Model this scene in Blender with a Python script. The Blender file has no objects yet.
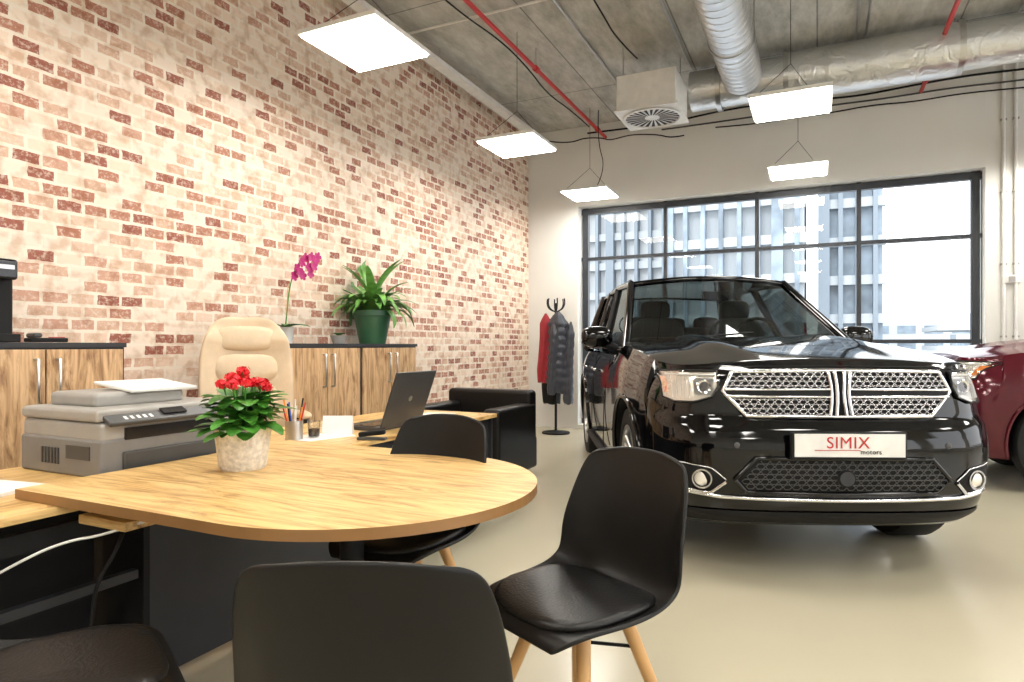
import bpy, bmesh, math, random
from mathutils import Vector, Matrix, Euler
ZOOM=None
random.seed(7)
S=bpy.context.scene
COL=S.collection
SN,CS=math.sin(math.radians(25.5)),math.cos(math.radians(25.5))
def c2r(xc,z): return (CS*xc-SN*z, SN*xc+CS*z)
def interp(t,pts):
    if t<=pts[0][0]: return pts[0][1]
    for (a,b),(c,d) in zip(pts,pts[1:]):
        if t<=c:
            f=(t-a)/(c-a); return b+(d-b)*f
    return pts[-1][1]
def sinterp(t,pts):
    if t<=pts[0][0]: return pts[0][1]
    for (a,b),(c,d) in zip(pts,pts[1:]):
        if t<=c:
            f=(t-a)/(c-a); f=f*f*(3-2*f)*.5+f*.5; return b+(d-b)*f
    return pts[-1][1]

# ---------------------------------------------------------------- materials
def newmat(name):
    m=bpy.data.materials.new(name); m.use_nodes=True
    nt=m.node_tree; b=nt.nodes['Principled BSDF']; return m,nt,b
def N(nt,t,**kw):
    n=nt.nodes.new(t)
    for k,v in kw.items(): setattr(n,k,v)
    return n
def ramp(nt,stops,interp_='LINEAR'):
    r=N(nt,'ShaderNodeValToRGB'); cr=r.color_ramp; cr.interpolation=interp_
    while len(cr.elements)<len(stops): cr.elements.new(.5)
    for e,(p,c) in zip(cr.elements,stops):
        e.position=p; e.color=(c[0],c[1],c[2],1)
    return r
def pm(name,col,rough=.5,metal=0,coat=0,var=.06,scale=12,bump=0,bscale=80,spec=.5,sheen=0):
    m,nt,b=newmat(name)
    b.inputs['Roughness'].default_value=rough; b.inputs['Metallic'].default_value=metal
    b.inputs['Coat Weight'].default_value=coat; b.inputs['Coat Roughness'].default_value=.03
    b.inputs['Specular IOR Level'].default_value=spec
    tc=N(nt,'ShaderNodeTexCoord'); no=N(nt,'ShaderNodeTexNoise'); no.inputs['Scale'].default_value=scale
    nt.links.new(tc.outputs['Object'],no.inputs['Vector'])
    lo=[max(0,c*(1-var)) for c in col]; hi=[min(1,c*(1+var)) for c in col]
    r=ramp(nt,[(.3,lo),(.7,hi)]); nt.links.new(no.outputs['Fac'],r.inputs['Fac'])
    nt.links.new(r.outputs['Color'],b.inputs['Base Color'])
    if bump:
        n2=N(nt,'ShaderNodeTexNoise'); n2.inputs['Scale'].default_value=bscale
        nt.links.new(tc.outputs['Object'],n2.inputs['Vector'])
        bp=N(nt,'ShaderNodeBump'); bp.inputs['Strength'].default_value=bump; bp.inputs['Distance'].default_value=.01
        nt.links.new(n2.outputs['Fac'],bp.inputs['Height']); nt.links.new(bp.outputs['Normal'],b.inputs['Normal'])
    return m
def emat(name,col,st):
    m=bpy.data.materials.new(name); m.use_nodes=True; nt=m.node_tree; nt.nodes.clear()
    e=N(nt,'ShaderNodeEmission'); e.inputs[0].default_value=(*col,1); e.inputs[1].default_value=st
    o=N(nt,'ShaderNodeOutputMaterial'); nt.links.new(e.outputs[0],o.inputs[0]); return m
def glassmat(name,tint,gl=.1,rough=.0):
    m=bpy.data.materials.new(name); m.use_nodes=True; nt=m.node_tree; nt.nodes.clear()
    t=N(nt,'ShaderNodeBsdfTransparent'); t.inputs[0].default_value=(*tint,1)
    g=N(nt,'ShaderNodeBsdfGlossy'); g.inputs['Roughness'].default_value=rough
    fr=N(nt,'ShaderNodeLayerWeight'); fr.inputs[0].default_value=.25
    ma=N(nt,'ShaderNodeMath',operation='MULTIPLY_ADD'); ma.inputs[1].default_value=.5; ma.inputs[2].default_value=gl
    ma.use_clamp=True
    nt.links.new(fr.outputs['Fresnel'],ma.inputs[0])
    mx=N(nt,'ShaderNodeMixShader'); nt.links.new(ma.outputs[0],mx.inputs[0])
    nt.links.new(t.outputs[0],mx.inputs[1]); nt.links.new(g.outputs[0],mx.inputs[2])
    o=N(nt,'ShaderNodeOutputMaterial'); nt.links.new(mx.outputs[0],o.inputs[0]); return m
def woodmat(name,axis,c1,c2,c3,rough=.35,board=0):
    m,nt,b=newmat(name); b.inputs['Roughness'].default_value=rough
    g=N(nt,'ShaderNodeNewGeometry'); mp=N(nt,'ShaderNodeMapping')
    sc=[9,9,9]; sc['xyz'.index(axis)]=1.3
    mp.inputs['Scale'].default_value=sc
    nt.links.new(g.outputs['Position'],mp.inputs[0])
    n1=N(nt,'ShaderNodeTexNoise'); n1.inputs['Scale'].default_value=1.8; n1.inputs['Detail'].default_value=10; n1.inputs['Roughness'].default_value=.68; n1.inputs['Distortion'].default_value=1.6
    nt.links.new(mp.outputs[0],n1.inputs['Vector'])
    r=ramp(nt,[(.34,c3),(.45,c2),(.54,c1),(.70,[min(1,x*1.15) for x in c1])]); nt.links.new(n1.outputs['Fac'],r.inputs['Fac'])
    mp2=N(nt,'ShaderNodeMapping'); sc2=[90,90,90]; sc2['xyz'.index(axis)]=4
    mp2.inputs['Scale'].default_value=sc2; nt.links.new(g.outputs['Position'],mp2.inputs[0])
    n2=N(nt,'ShaderNodeTexNoise'); n2.inputs['Scale'].default_value=1.; nt.links.new(mp2.outputs[0],n2.inputs['Vector'])
    r2=ramp(nt,[(.35,(.72,.66,.6)),(.5,(1,1,1))]); nt.links.new(n2.outputs['Fac'],r2.inputs['Fac'])
    mu=N(nt,'ShaderNodeMix',data_type='RGBA',blend_type='MULTIPLY'); mu.inputs['Factor'].default_value=.7
    nt.links.new(r.outputs['Color'],mu.inputs['A']); nt.links.new(r2.outputs['Color'],mu.inputs['B'])
    mp3=N(nt,'ShaderNodeMapping'); sc3=[5,5,5]; sc3['xyz'.index(axis)]=2.4
    mp3.inputs['Scale'].default_value=sc3; nt.links.new(g.outputs['Position'],mp3.inputs[0])
    v=N(nt,'ShaderNodeTexVoronoi'); v.inputs['Scale'].default_value=1.1; nt.links.new(mp3.outputs[0],v.inputs['Vector'])
    r3=ramp(nt,[(.03,(.22,.12,.06)),(.09,(.70,.57,.45)),(.2,(1,1,1))]); nt.links.new(v.outputs['Distance'],r3.inputs['Fac'])
    mu2=N(nt,'ShaderNodeMix',data_type='RGBA',blend_type='MULTIPLY'); mu2.inputs['Factor'].default_value=.9
    nt.links.new(mu.outputs['Result'],mu2.inputs['A']); nt.links.new(r3.outputs['Color'],mu2.inputs['B'])
    nt.links.new(mu2.outputs['Result'],b.inputs['Base Color'])
    return m

W1,W2,W3=(.74,.50,.21),(.62,.38,.135),(.36,.185,.06)
M_woodX=woodmat('oak_table','x',W1,W2,W3)
M_woodY=woodmat('oak_desk','y',W1,W2,W3)
M_woodZ=woodmat('oak_cabinet','z',(.64,.42,.23),(.48,.29,.14),(.25,.13,.06),.45)
M_leg=pm('beech_leg',(.60,.35,.14),.45)
M_black=pm('black_plastic',(.007,.0065,.0062),.38,bump=.03,bscale=300,spec=.3)
M_blackm=pm('black_matte',(.009,.009,.010),.6,spec=.25)
M_anth=pm('anthracite_board',(.022,.023,.027),.5)
M_leather=pm('black_leather',(.007,.0065,.0065),.36,bump=.15,bscale=120,spec=.4)
M_cream=pm('cream_leather',(.64,.49,.33),.4,bump=.1,bscale=60)
M_chrome=pm('chrome',(.82,.82,.84),.14,1,var=.02)
M_alu=pm('brushed_alu',(.55,.55,.55),.3,1)
M_gmesh=pm('grille_metal',(.48,.48,.49),.24,1)
M_white=pm('white_plastic',(.75,.74,.71),.4)
M_greyp=pm('printer_grey',(.19,.185,.18),.45)
M_greyl=pm('printer_light_grey',(.34,.325,.30),.45)
M_greyd=pm('printer_dark_grey',(.06,.06,.06),.4)
M_paper=pm('paper',(.8,.79,.76),.8)
M_rubber=pm('rubber',(.012,.012,.012),.75,spec=.3)
M_paint=pm('black_car_paint',(.0015,.0015,.002),.06,0,0,spec=.5)
M_red=pm('maroon_car_paint',(.085,.006,.014),.1,.2,0,spec=.6)
M_cglass=glassmat('car_glass',(.36,.40,.39),.06)
M_wglass=glassmat('window_glass',(.96,.98,.98),.01)
M_lens=glassmat('headlamp_lens',(.95,.95,.95),.08)
M_refl=pm('headlamp_reflector',(.80,.76,.68),.25,.6,bump=.2,bscale=40)
M_frame=pm('window_frame_anthracite',(.03,.034,.042),.4)
M_redpipe=pm('red_pipe',(.50,.02,.02),.4)
M_leaf=pm('leaf_green',(.06,.22,.025),.4,var=.45,scale=20)
M_leafd=pm('leaf_fern',(.14,.33,.07),.4,var=.4,scale=14)
M_soil=pm('soil',(.05,.03,.02),.9)
M_flred=pm('flower_red',(.80,.012,.025),.5)
M_flmag=pm('flower_magenta',(.42,.012,.15),.5)
M_potg=pm('pot_green',(.035,.11,.055),.35)
M_pothw=pm('pot_crackle_white',(.68,.64,.57),.6,var=.2,scale=60,bump=.3,bscale=70)
M_orange=pm('orange_plastic',(.8,.25,.03),.4)
M_jacket=pm('jacket_grey',(.05,.055,.07),.35,bump=.3,bscale=25)
M_scarf=pm('jacket_red',(.35,.02,.03),.7)
M_led=emat('led_diffuser',(1,.96,.885),34)
M_screen=pm('screen_black',(.01,.01,.012),.15)
M_lapt=pm('laptop_grey',(.07,.068,.068),.35,.4)

def ductmat(name,crumple):
    m,nt,b=newmat(name); b.inputs['Metallic'].default_value=.9; b.inputs['Roughness'].default_value=.34
    b.inputs['Base Color'].default_value=(.70,.71,.72,1)
    g=N(nt,'ShaderNodeNewGeometry'); bp=N(nt,'ShaderNodeBump'); bp.inputs['Distance'].default_value=.03
    if crumple:
        n=N(nt,'ShaderNodeTexNoise'); n.inputs['Scale'].default_value=7; n.inputs['Detail'].default_value=4; n.inputs['Distortion'].default_value=1
        bp.inputs['Strength'].default_value=.7
    else:
        n=N(nt,'ShaderNodeTexWave',bands_direction='Y'); n.inputs['Scale'].default_value=3; n.inputs['Distortion'].default_value=0
        bp.inputs['Strength'].default_value=.12
    nt.links.new(g.outputs['Position'],n.inputs['Vector']); nt.links.new(n.outputs[1] if crumple==False else n.outputs[0],bp.inputs['Height'])
    nt.links.new(bp.outputs[0],b.inputs['Normal']); return m
M_duct=ductmat('spiral_duct_metal',False); M_foil=ductmat('foil_duct_metal',True)

def brickmat():
    m,nt,b=newmat('brick_wallpaper'); b.inputs['Roughness'].default_value=.75
    g=N(nt,'ShaderNodeNewGeometry'); sx=N(nt,'ShaderNodeSeparateXYZ'); cb=N(nt,'ShaderNodeCombineXYZ')
    nt.links.new(g.outputs['Position'],sx.inputs[0]); nt.links.new(sx.outputs['Y'],cb.inputs['X']); nt.links.new(sx.outputs['Z'],cb.inputs['Y'])
    nd=N(nt,'ShaderNodeTexNoise'); nd.inputs['Scale'].default_value=14; nd.inputs['Detail'].default_value=3
    nt.links.new(cb.outputs[0],nd.inputs['Vector'])
    vm=N(nt,'ShaderNodeVectorMath',operation='MULTIPLY_ADD'); vm.inputs[1].default_value=(.026,.018,0)
    nt.links.new(nd.outputs['Color'],vm.inputs[0]); nt.links.new(cb.outputs[0],vm.inputs[2])
    br=N(nt,'ShaderNodeTexBrick'); br.offset=.5
    br.inputs['Scale'].default_value=1; br.inputs['Brick Width'].default_value=.150; br.inputs['Row Height'].default_value=.076
    br.inputs['Mortar Size'].default_value=.010; br.inputs['Mortar Smooth'].default_value=.1; br.inputs['Bias'].default_value=0
    br.inputs['Color1'].default_value=(0,0,0,1); br.inputs['Color2'].default_value=(1,1,1,1); br.inputs['Mortar'].default_value=(0,0,0,1)
    nt.links.new(vm.outputs[0],br.inputs['Vector'])
    r=ramp(nt,[(0,(.72,.54,.41)),(.12,(.78,.65,.53)),(.25,(.60,.39,.28)),(.34,(.76,.61,.48)),(.48,(.66,.47,.35)),(.58,(.78,.65,.54)),(.67,(.42,.19,.125)),(.75,(.55,.31,.22)),(.81,(.30,.10,.065)),(.91,(.40,.17,.11))],'CONSTANT')
    nt.links.new(br.outputs['Color'],r.inputs['Fac'])
    n2=N(nt,'ShaderNodeTexNoise'); n2.inputs['Scale'].default_value=34; n2.inputs['Detail'].default_value=6; n2.inputs['Roughness'].default_value=.75
    nt.links.new(cb.outputs[0],n2.inputs['Vector'])
    r2=ramp(nt,[(.50,(0,0,0)),(.60,(1,1,1))]); nt.links.new(n2.outputs['Fac'],r2.inputs['Fac'])
    mm=N(nt,'ShaderNodeMath',operation='MULTIPLY'); mm.inputs[1].default_value=.55; nt.links.new(r2.outputs['Color'],mm.inputs[0])
    mx=N(nt,'ShaderNodeMix',data_type='RGBA'); nt.links.new(mm.outputs[0],mx.inputs['Factor']); nt.links.new(r.outputs['Color'],mx.inputs['A']); mx.inputs['B'].default_value=(.77,.66,.55,1)
    n3=N(nt,'ShaderNodeTexNoise'); n3.inputs['Scale'].default_value=11; n3.inputs['Detail'].default_value=6
    nt.links.new(cb.outputs[0],n3.inputs['Vector']); r3=ramp(nt,[(.36,(.70,.56,.46)),(.52,(1,1,1))]); nt.links.new(n3.outputs['Fac'],r3.inputs['Fac'])
    mort=N(nt,'ShaderNodeMix',data_type='RGBA'); nt.links.new(br.outputs['Fac'],mort.inputs['Factor'])
    nt.links.new(mx.outputs['Result'],mort.inputs['A']); mort.inputs['B'].default_value=(.78,.69,.58,1)
    m3=N(nt,'ShaderNodeMix',data_type='RGBA',blend_type='MULTIPLY'); m3.inputs['Factor'].default_value=.7
    nt.links.new(mort.outputs['Result'],m3.inputs['A']); nt.links.new(r3.outputs['Color'],m3.inputs['B'])
    nt.links.new(m3.outputs['Result'],b.inputs['Base Color'])
    bp=N(nt,'ShaderNodeBump'); bp.inputs['Strength'].default_value=.3; bp.inputs['Distance'].default_value=.004; bp.invert=True
    nt.links.new(br.outputs['Fac'],bp.inputs['Height']); nt.links.new(bp.outputs[0],b.inputs['Normal'])
    return m
M_brick=brickmat()
def floormat():
    m,nt,b=newmat('polished_screed'); g=N(nt,'ShaderNodeNewGeometry')
    n=N(nt,'ShaderNodeTexNoise'); n.inputs['Scale'].default_value=.6; n.inputs['Detail'].default_value=3; n.inputs['Roughness'].default_value=.5
    nt.links.new(g.outputs['Position'],n.inputs['Vector'])
    r=ramp(nt,[(.25,(.45,.405,.295)),(.75,(.51,.465,.35))]); nt.links.new(n.outputs['Fac'],r.inputs['Fac']); nt.links.new(r.outputs['Color'],b.inputs['Base Color'])
    b.inputs['Roughness'].default_value=.22
    return m
M_floor=floormat()
def concmat():
    m,nt,b=newmat('board_marked_concrete'); b.inputs['Roughness'].default_value=.85; g=N(nt,'ShaderNodeNewGeometry')
    mp=N(nt,'ShaderNodeMapping'); mp.inputs['Rotation'].default_value=(0,0,math.radians(90)); nt.links.new(g.outputs['Position'],mp.inputs[0])
    br=N(nt,'ShaderNodeTexBrick'); br.inputs['Scale'].default_value=1; br.inputs['Brick Width'].default_value=2.5; br.inputs['Row Height'].default_value=1.25; br.offset=0
    br.inputs['Mortar Size'].default_value=.008; br.inputs['Color1'].default_value=(.52,.52,.49,1); br.inputs['Color2'].default_value=(.62,.62,.58,1); br.inputs['Mortar'].default_value=(.28,.28,.26,1)
    nt.links.new(mp.outputs[0],br.inputs['Vector'])
    mp2=N(nt,'ShaderNodeMapping'); mp2.inputs['Scale'].default_value=(2.8,.9,1); nt.links.new(g.outputs['Position'],mp2.inputs[0])
    n=N(nt,'ShaderNodeTexNoise'); n.inputs['Scale'].default_value=2.2; n.inputs['Detail'].default_value=9; n.inputs['Roughness'].default_value=.75; nt.links.new(mp2.outputs[0],n.inputs['Vector'])
    r=ramp(nt,[(.3,(.50,.49,.46)),(.65,(1.0,1.0,1.0))]); nt.links.new(n.outputs['Fac'],r.inputs['Fac'])
    mu=N(nt,'ShaderNodeMix',data_type='RGBA',blend_type='MULTIPLY'); mu.inputs['Factor'].default_value=1
    nt.links.new(br.outputs['Color'],mu.inputs['A']); nt.links.new(r.outputs['Color'],mu.inputs['B']); nt.links.new(mu.outputs['Result'],b.inputs['Base Color'])
    return m
M_conc=concmat()
M_wall=pm('white_plaster',(.74,.73,.69),.85,var=.02,scale=2)
M_asph=pm('street_paving',(.42,.42,.42),.9,scale=1)
M_slab=pm('facade_slab',(.52,.55,.57),.7)
M_fin=pm('facade_fin',(.25,.29,.33),.6)
M_fglass=pm('facade_glass',(.27,.33,.39),.3,.0,var=.4,scale=.5)
M_pale=pm('pale_facade',(.62,.64,.65),.8)

# ---------------------------------------------------------------- geometry helpers
def link(o,parent=None):
    COL.objects.link(o)
    if parent: o.parent=parent
    return o
def empty(name,loc=(0,0,0),rot=0,scale=1):
    e=bpy.data.objects.new(name,None); e.empty_display_size=.1; e.location=loc; e.rotation_euler=(0,0,rot)
    e.scale=(scale,)*3 if not isinstance(scale,tuple) else scale
    COL.objects.link(e); return e
def mo(name,v,f,mat,parent=None,smooth=True,mats=None,idx=None):
    me=bpy.data.meshes.new(name); me.from_pydata([tuple(p) for p in v],[],f)
    if mats:
        for m in mats: me.materials.append(m)
        if idx:
            for p,i in zip(me.polygons,idx): p.material_index=i
    else: me.materials.append(mat)
    for p in me.polygons: p.use_smooth=smooth
    me.update(); o=bpy.data.objects.new(name,me); return link(o,parent)
def box(name,c,s,mat,parent=None,bev=0,seg=3,rot=None):
    x,y,z=[q/2 for q in s]
    v=[(-x,-y,-z),(x,-y,-z),(x,y,-z),(-x,y,-z),(-x,-y,z),(x,-y,z),(x,y,z),(-x,y,z)]
    f=[(0,3,2,1),(4,5,6,7),(0,1,5,4),(1,2,6,5),(2,3,7,6),(3,0,4,7)]
    o=mo(name,v,f,mat,parent,smooth=bev>0); o.location=c
    if rot: o.rotation_euler=rot
    if bev:
        b=o.modifiers.new('b','BEVEL'); b.width=bev; b.segments=seg; b.harden_normals=True; b.limit_method='NONE'
    return o
def cushion(name,c,s,mat,parent,rot=None,p=3.5,n=14,fn=None):
    v=[];f=[];m=n*2
    def sg(a,e): return math.copysign(abs(a)**e,a)
    e=2/p
    for i in range(n+1):
        ph=-math.pi/2+math.pi*i/n
        for j in range(m):
            th=2*math.pi*j/m
            q=[sg(math.cos(ph),e)*sg(math.cos(th),e)*s[0]/2, sg(math.cos(ph),e)*sg(math.sin(th),e)*s[1]/2, sg(math.sin(ph),e)*s[2]/2]
            if fn: q=fn(q)
            v.append(q)
    for i in range(n):
        for j in range(m):
            f.append((i*m+j,i*m+(j+1)%m,(i+1)*m+(j+1)%m,(i+1)*m+j))
    o=mo(name,v,f,mat,parent); o.location=c
    if rot:o.rotation_euler=rot
    return o
def cyl(name,p0,p1,r,mat,parent=None,seg=20,r2=None,caps=True):
    p0=Vector(p0);p1=Vector(p1);d=(p1-p0); q=d.to_track_quat('Z','Y'); r2=r if r2 is None else r2
    v=[];f=[]
    for k,(p,rr) in enumerate(((p0,r),(p1,r2))):
        for i in range(seg):
            a=2*math.pi*i/seg; v.append(p+q@Vector((rr*math.cos(a),rr*math.sin(a),0)))
    for i in range(seg): f.append((i,(i+1)%seg,seg+(i+1)%seg,seg+i))
    o_s=len(f)
    if caps: f.append(tuple(reversed(range(seg)))); f.append(tuple(range(seg,2*seg)))
    o=mo(name,v,f,mat,parent)
    if caps:
        o.data.polygons[o_s].use_smooth=False;o.data.polygons[o_s+1].use_smooth=False
        for e in o.data.edges:
            a,b=e.vertices
            if (a<seg)==(b<seg): e.use_edge_sharp=True
    return o
def tube(name,pts,r,mat,parent=None,cyclic=False,smooth=False,res=3):
    cu=bpy.data.curves.new(name,'CURVE'); cu.dimensions='3D'; cu.bevel_depth=r; cu.bevel_resolution=res; cu.use_fill_caps=True
    chains=pts if isinstance(pts[0][0],(tuple,list,Vector)) else [pts]
    for ch in chains:
        if smooth:
            s=cu.splines.new('NURBS'); s.points.add(len(ch)-1)
            for p,q in zip(s.points,ch): p.co=(*q,1)
            s.use_endpoint_u=True; s.order_u=3
        else:
            s=cu.splines.new('POLY'); s.points.add(len(ch)-1)
            for p,q in zip(s.points,ch): p.co=(*q,1)
        s.use_cyclic_u=cyclic
    cu.materials.append(mat); o=bpy.data.objects.new(name,cu); return link(o,parent)
def lathe(name,prof,mat,parent=None,seg=40,axis='z',loc=(0,0,0),mats=None,midx=None):
    v=[];f=[];idx=[]
    for (r,z) in prof:
        for i in range(seg):
            a=2*math.pi*i/seg
            if axis=='z': v.append((r*math.cos(a),r*math.sin(a),z))
            else: v.append((z,r*math.cos(a),r*math.sin(a)))
    for k in range(len(prof)-1):
        for i in range(seg):
            f.append((k*seg+i,k*seg+(i+1)%seg,(k+1)*seg+(i+1)%seg,(k+1)*seg+i)); idx.append(midx[k] if midx else 0)
    o=mo(name,v,f,mat,parent,mats=mats,idx=idx if midx else None); o.location=loc
    o.data.set_sharp_from_angle(angle=math.radians(40))
    return o
def surf(name,fn,nu,nv,mat,parent=None,thick=0,us=None,vs=None,subs=0):
    us=us or [i/nu for i in range(nu+1)]; vs=vs or [j/nv for j in range(nv+1)]
    nu=len(us)-1;nv=len(vs)-1
    v=[fn(u,w) for u in us for w in vs]
    f=[(i*(nv+1)+j,(i+1)*(nv+1)+j,(i+1)*(nv+1)+j+1,i*(nv+1)+j+1) for i in range(nu) for j in range(nv)]
    o=mo(name,v,f,mat,parent)
    if thick:
        m=o.modifiers.new('s','SOLIDIFY'); m.thickness=thick; m.offset=0
    if subs:
        m=o.modifiers.new('ss','SUBSURF'); m.levels=subs; m.render_levels=subs
    return o

# ---------------------------------------------------------------- room
XL,XR,YF,YB,HC=-3.9,7.0,-3.5,8.75,4.35
box('floor',((XL+XR)/2,(YF+YB)/2+.1,-.05),(XR-XL+.4,YB-YF+.6,.1),M_floor)
box('ceiling',((XL+XR)/2,(YF+YB)/2,HC+.1),(XR-XL+.4,YB-YF+.4,.2),M_conc)
box('wall_left',(XL-.1,(YF+YB)/2,HC/2),(.2,YB-YF+.4,HC),M_brick)
box('wall_front',((XL+XR)/2,YF-.1,HC/2),(XR-XL,.2,HC),M_wall)
wx0,wx1,wz0,wz1=-3.12,1.70,.06,3.2
wb=empty('wall_back')
T=.3
box('wall_back_left',((XL+wx0)/2,YB+T/2,HC/2),(wx0-XL,T,HC),M_wall,wb)
box('wall_back_right',((XR+wx1)/2,YB+T/2,HC/2),(XR-wx1,T,HC),M_wall,wb)
box('wall_back_top',((wx0+wx1)/2,YB+T/2,(HC+wz1)/2),(wx1-wx0,T,HC-wz1),M_wall,wb)
box('wall_back_sill',((wx0+wx1)/2,YB+T/2,wz0/2),(wx1-wx0,T,wz0),M_wall,wb)
wr=empty('wall_right')
box('wall_right_top',(XR+.1,(YF+YB)/2,(HC+3.3)/2),(.2,YB-YF,HC-3.3),M_wall,wr)
box('wall_right_sill',(XR+.1,(YF+YB)/2,.2),(.2,YB-YF,.4),M_wall,wr)
for y in (YF+.3,.8,4.2,YB-.3): box('pier',(XR+.1,y,1.85),(.2,.6,2.9),M_wall,wr)
win=empty('window_1')
yw=YB+.2
xs=[-3.06,-1.9,-.71,.46,1.64]
for i,x in enumerate(xs):
    box('mullion_%d'%i,(x,yw,(wz0+wz1)/2),(.05 if 0<i<4 else .08,.08,wz1-wz0),M_frame,win)
for i,z in enumerate((.1,1.25,2.46,3.15)):
    box('transom_%d'%i,((wx0+wx1)/2,yw,z),(wx1-wx0,.078,.045 if 0<i<3 else .08),M_frame,win)
mo('pane',[(wx0,yw,wz0),(wx1,yw,wz0),(wx1,yw,wz1),(wx0,yw,wz1)],[(0,1,2,3)],M_wglass,win,False)
box('baseboard_left',(XL+.01,(YF+YB)/2,.04),(.02,YB-YF,.08),M_wall)

# exterior
box('street_ground',(0,110,-.3),(400,200,.2),M_asph)
def addbox(v,f,c,s):
    x,y,z=[q/2 for q in s];b=len(v)
    v+= [(c[0]+a*x,c[1]+d*y,c[2]+e*z) for e in(-1,1) for a,d in((-1,-1),(1,-1),(1,1),(-1,1))]
    f+= [tuple(b+i for i in q) for q in ((0,3,2,1),(4,5,6,7),(0,1,5,4),(1,2,6,5),(2,3,7,6),(3,0,4,7))]
def office(name,bx0,bx1,by,bh,fl,step,mslab,mfin,mg):
    bld=empty(name)
    box('core',((bx0+bx1)/2,by+8,bh/2-.2),(bx1-bx0,15,bh),mg,bld)
    v=[];f=[]
    k=0
    while k*fl<bh: addbox(v,f,((bx0+bx1)/2,by+.2,k*fl+.2),(bx1-bx0+.4,.8,.8)); k+=1
    mo('floor_slabs',v,f,mslab,bld,False)
    v=[];f=[]
    x=bx0;i=0
    while x<bx1+.1:
        addbox(v,f,(x,by+.0,bh/2-.2),(.9 if i%6==0 else .35,1.3,bh)); x+=step; i+=1
    mo('fins',v,f,mfin,bld,False)
office('office_building',-75,-14,70,46,3.3,1.5,M_slab,M_fin,M_pale)
office('office_building.001',-12,-1,58,46,3.3,1.5,M_pale,M_fglass,M_slab)
office('office_building.002',0.5,5,62,46,3.3,1.3,M_slab,M_fin,M_fglass)
b2=empty('distant_building')
box('block',(26,110,2.5),(40,12,6),M_pale,b2)
v=[];f=[]
for k in range(2):
    for j in range(12): addbox(v,f,(8+j*3.2,103.97,1.2+k*2.2),(2.2,.1,1.1))
mo('windows',v,f,M_fglass,b2,False)
g=empty('parking_deck')
for k in range(2): box('deck_%d'%k,(20,60,1.0+k*1.5),(24,8,.35),M_pale,g)
for k in range(9): box('post_%d'%k,(9+k*2.8,56.3,.9),(.3,.3,2.2),M_fin,g)

# ---------------------------------------------------------------- ceiling services
def duct_y(name,x,z,r,y0,y1,mat):
    g=empty(name)
    cyl('pipe',(x,y0,z),(x,y1,z),r,mat,g,seg=48)
    ch=[]
    y=y0+.1
    while y<y1:
        ch.append([(x+(r+.001)*math.cos(a*math.pi/12),y+.01*a/2.4,z+(r+.001)*math.sin(a*math.pi/12)) for a in range(25)]); y+=.12
    tube('spiral_seam',ch,.003,M_alu,g,res=1)
    y=y0+.6
    k=0
    while y<y1:
        cyl('joint_%d'%k,(x,y,z),(x,y+.05,z),r+.012,M_alu,g,seg=40)
        tube('hanger_%d'%k,[(x-r,y+.02,z),(x-r,y+.02,HC)],.006,M_alu,g); tube('hanger_r%d'%k,[(x+r,y+.02,z),(x+r,y+.02,HC)],.006,M_alu,g)
        y+=1.5;k+=1
    return g
duct_y('spiral_air_duct',-.72,4.06,.2,-3.4,7.17,M_duct)
g=empty('foil_air_duct')
cyl('pipe',(-1.28,7.4,4.06),(6.9,7.4,4.06),.215,M_foil,g,seg=40)
cyl('wide_section',(-.3,7.4,4.05),(1.2,7.4,4.05),.245,M_foil,g,seg=40)
for k,x in enumerate((-1.0,-.32,1.2,2.2,3.6,5)):
    cyl('clamp_%d'%k,(x,7.4,4.06),(x+.05,7.4,4.06),.252,M_alu,g,seg=40); tube('hang_%d'%k,[(x,7.4,4.1),(x,7.4,HC)],.01,M_alu,g)
g=empty('swirl_air_diffuser',(-1.6,6.86,3.66))
box('plenum',(0,0,.19),(.62,.62,.36),M_white,g,.01)
box('plate',(0,0,-.0),(.66,.66,.02),M_white,g)
lathe('ring',[(.30,-.012),(.315,-.022),(.285,-.027),(.28,-.012)],M_white,g)
v=[];f=[]
for i in range(24):
    a=i/24*2*math.pi
    for rr,da in ((.08,0),(.08,.13),(.28,.26),(.28,.12)):
        v.append((rr*math.cos(a+da),rr*math.sin(a+da),-.013))
    f.append((4*i,4*i+1,4*i+2,4*i+3))
mo('slots',v,f,M_blackm,g,False)
tube('hang',[[(-.25,-.25,.36),(-.25,-.25,HC-3.66)],[(.25,.25,.36),(.25,.25,HC-3.66)]],.006,M_alu,g)
for nm,x,z in (('sprinkler_pipe',-2.69,4.13),('sprinkler_pipe',1.08,4.13)):
    g=empty(nm)
    tube('run',[(x,-3.4,z),(x,8.7,z)],.022,M_redpipe,g)
    for k in range(6):
        y=-2.2+k*2.1
        cyl('socket_%d'%k,(x,y,z),(x,y+.07,z),.032,M_redpipe,g); tube('rod_%d'%k,[(x,y+.03,z),(x,y+.03,HC)],.006,M_alu,g)
g=empty('cable_tray')
box('tray',(-3.62,2.6,4.18),(.12,12.1,.05),M_white,g)
for k in range(6): tube('rod_%d'%k,[(-3.62,-3+k*2.2,4.2),(-3.62,-3+k*2.2,HC)],.006,M_alu,g)
g=empty('ceiling_cables')
def wob(p0,p1,n,amp):
    return [tuple(p0[i]+(p1[i]-p0[i])*t/n+ (random.uniform(-amp,amp) if 0<t<n else 0) for i in range(3)) for t in range(n+1)]
tube('cable_a',wob((-3.0,-1,4.30),(-2.9,8.6,4.28),14,.05),.008,M_blackm,g,smooth=True)
tube('cable_b',wob((-2.95,8.68,4.22),(6,8.68,4.2),16,.04),.012,M_blackm,g,smooth=True)
tube('cable_c',wob((-1.9,8.69,4.12),(6,8.69,4.08),12,.03),.010,M_greyd,g,smooth=True)
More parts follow.
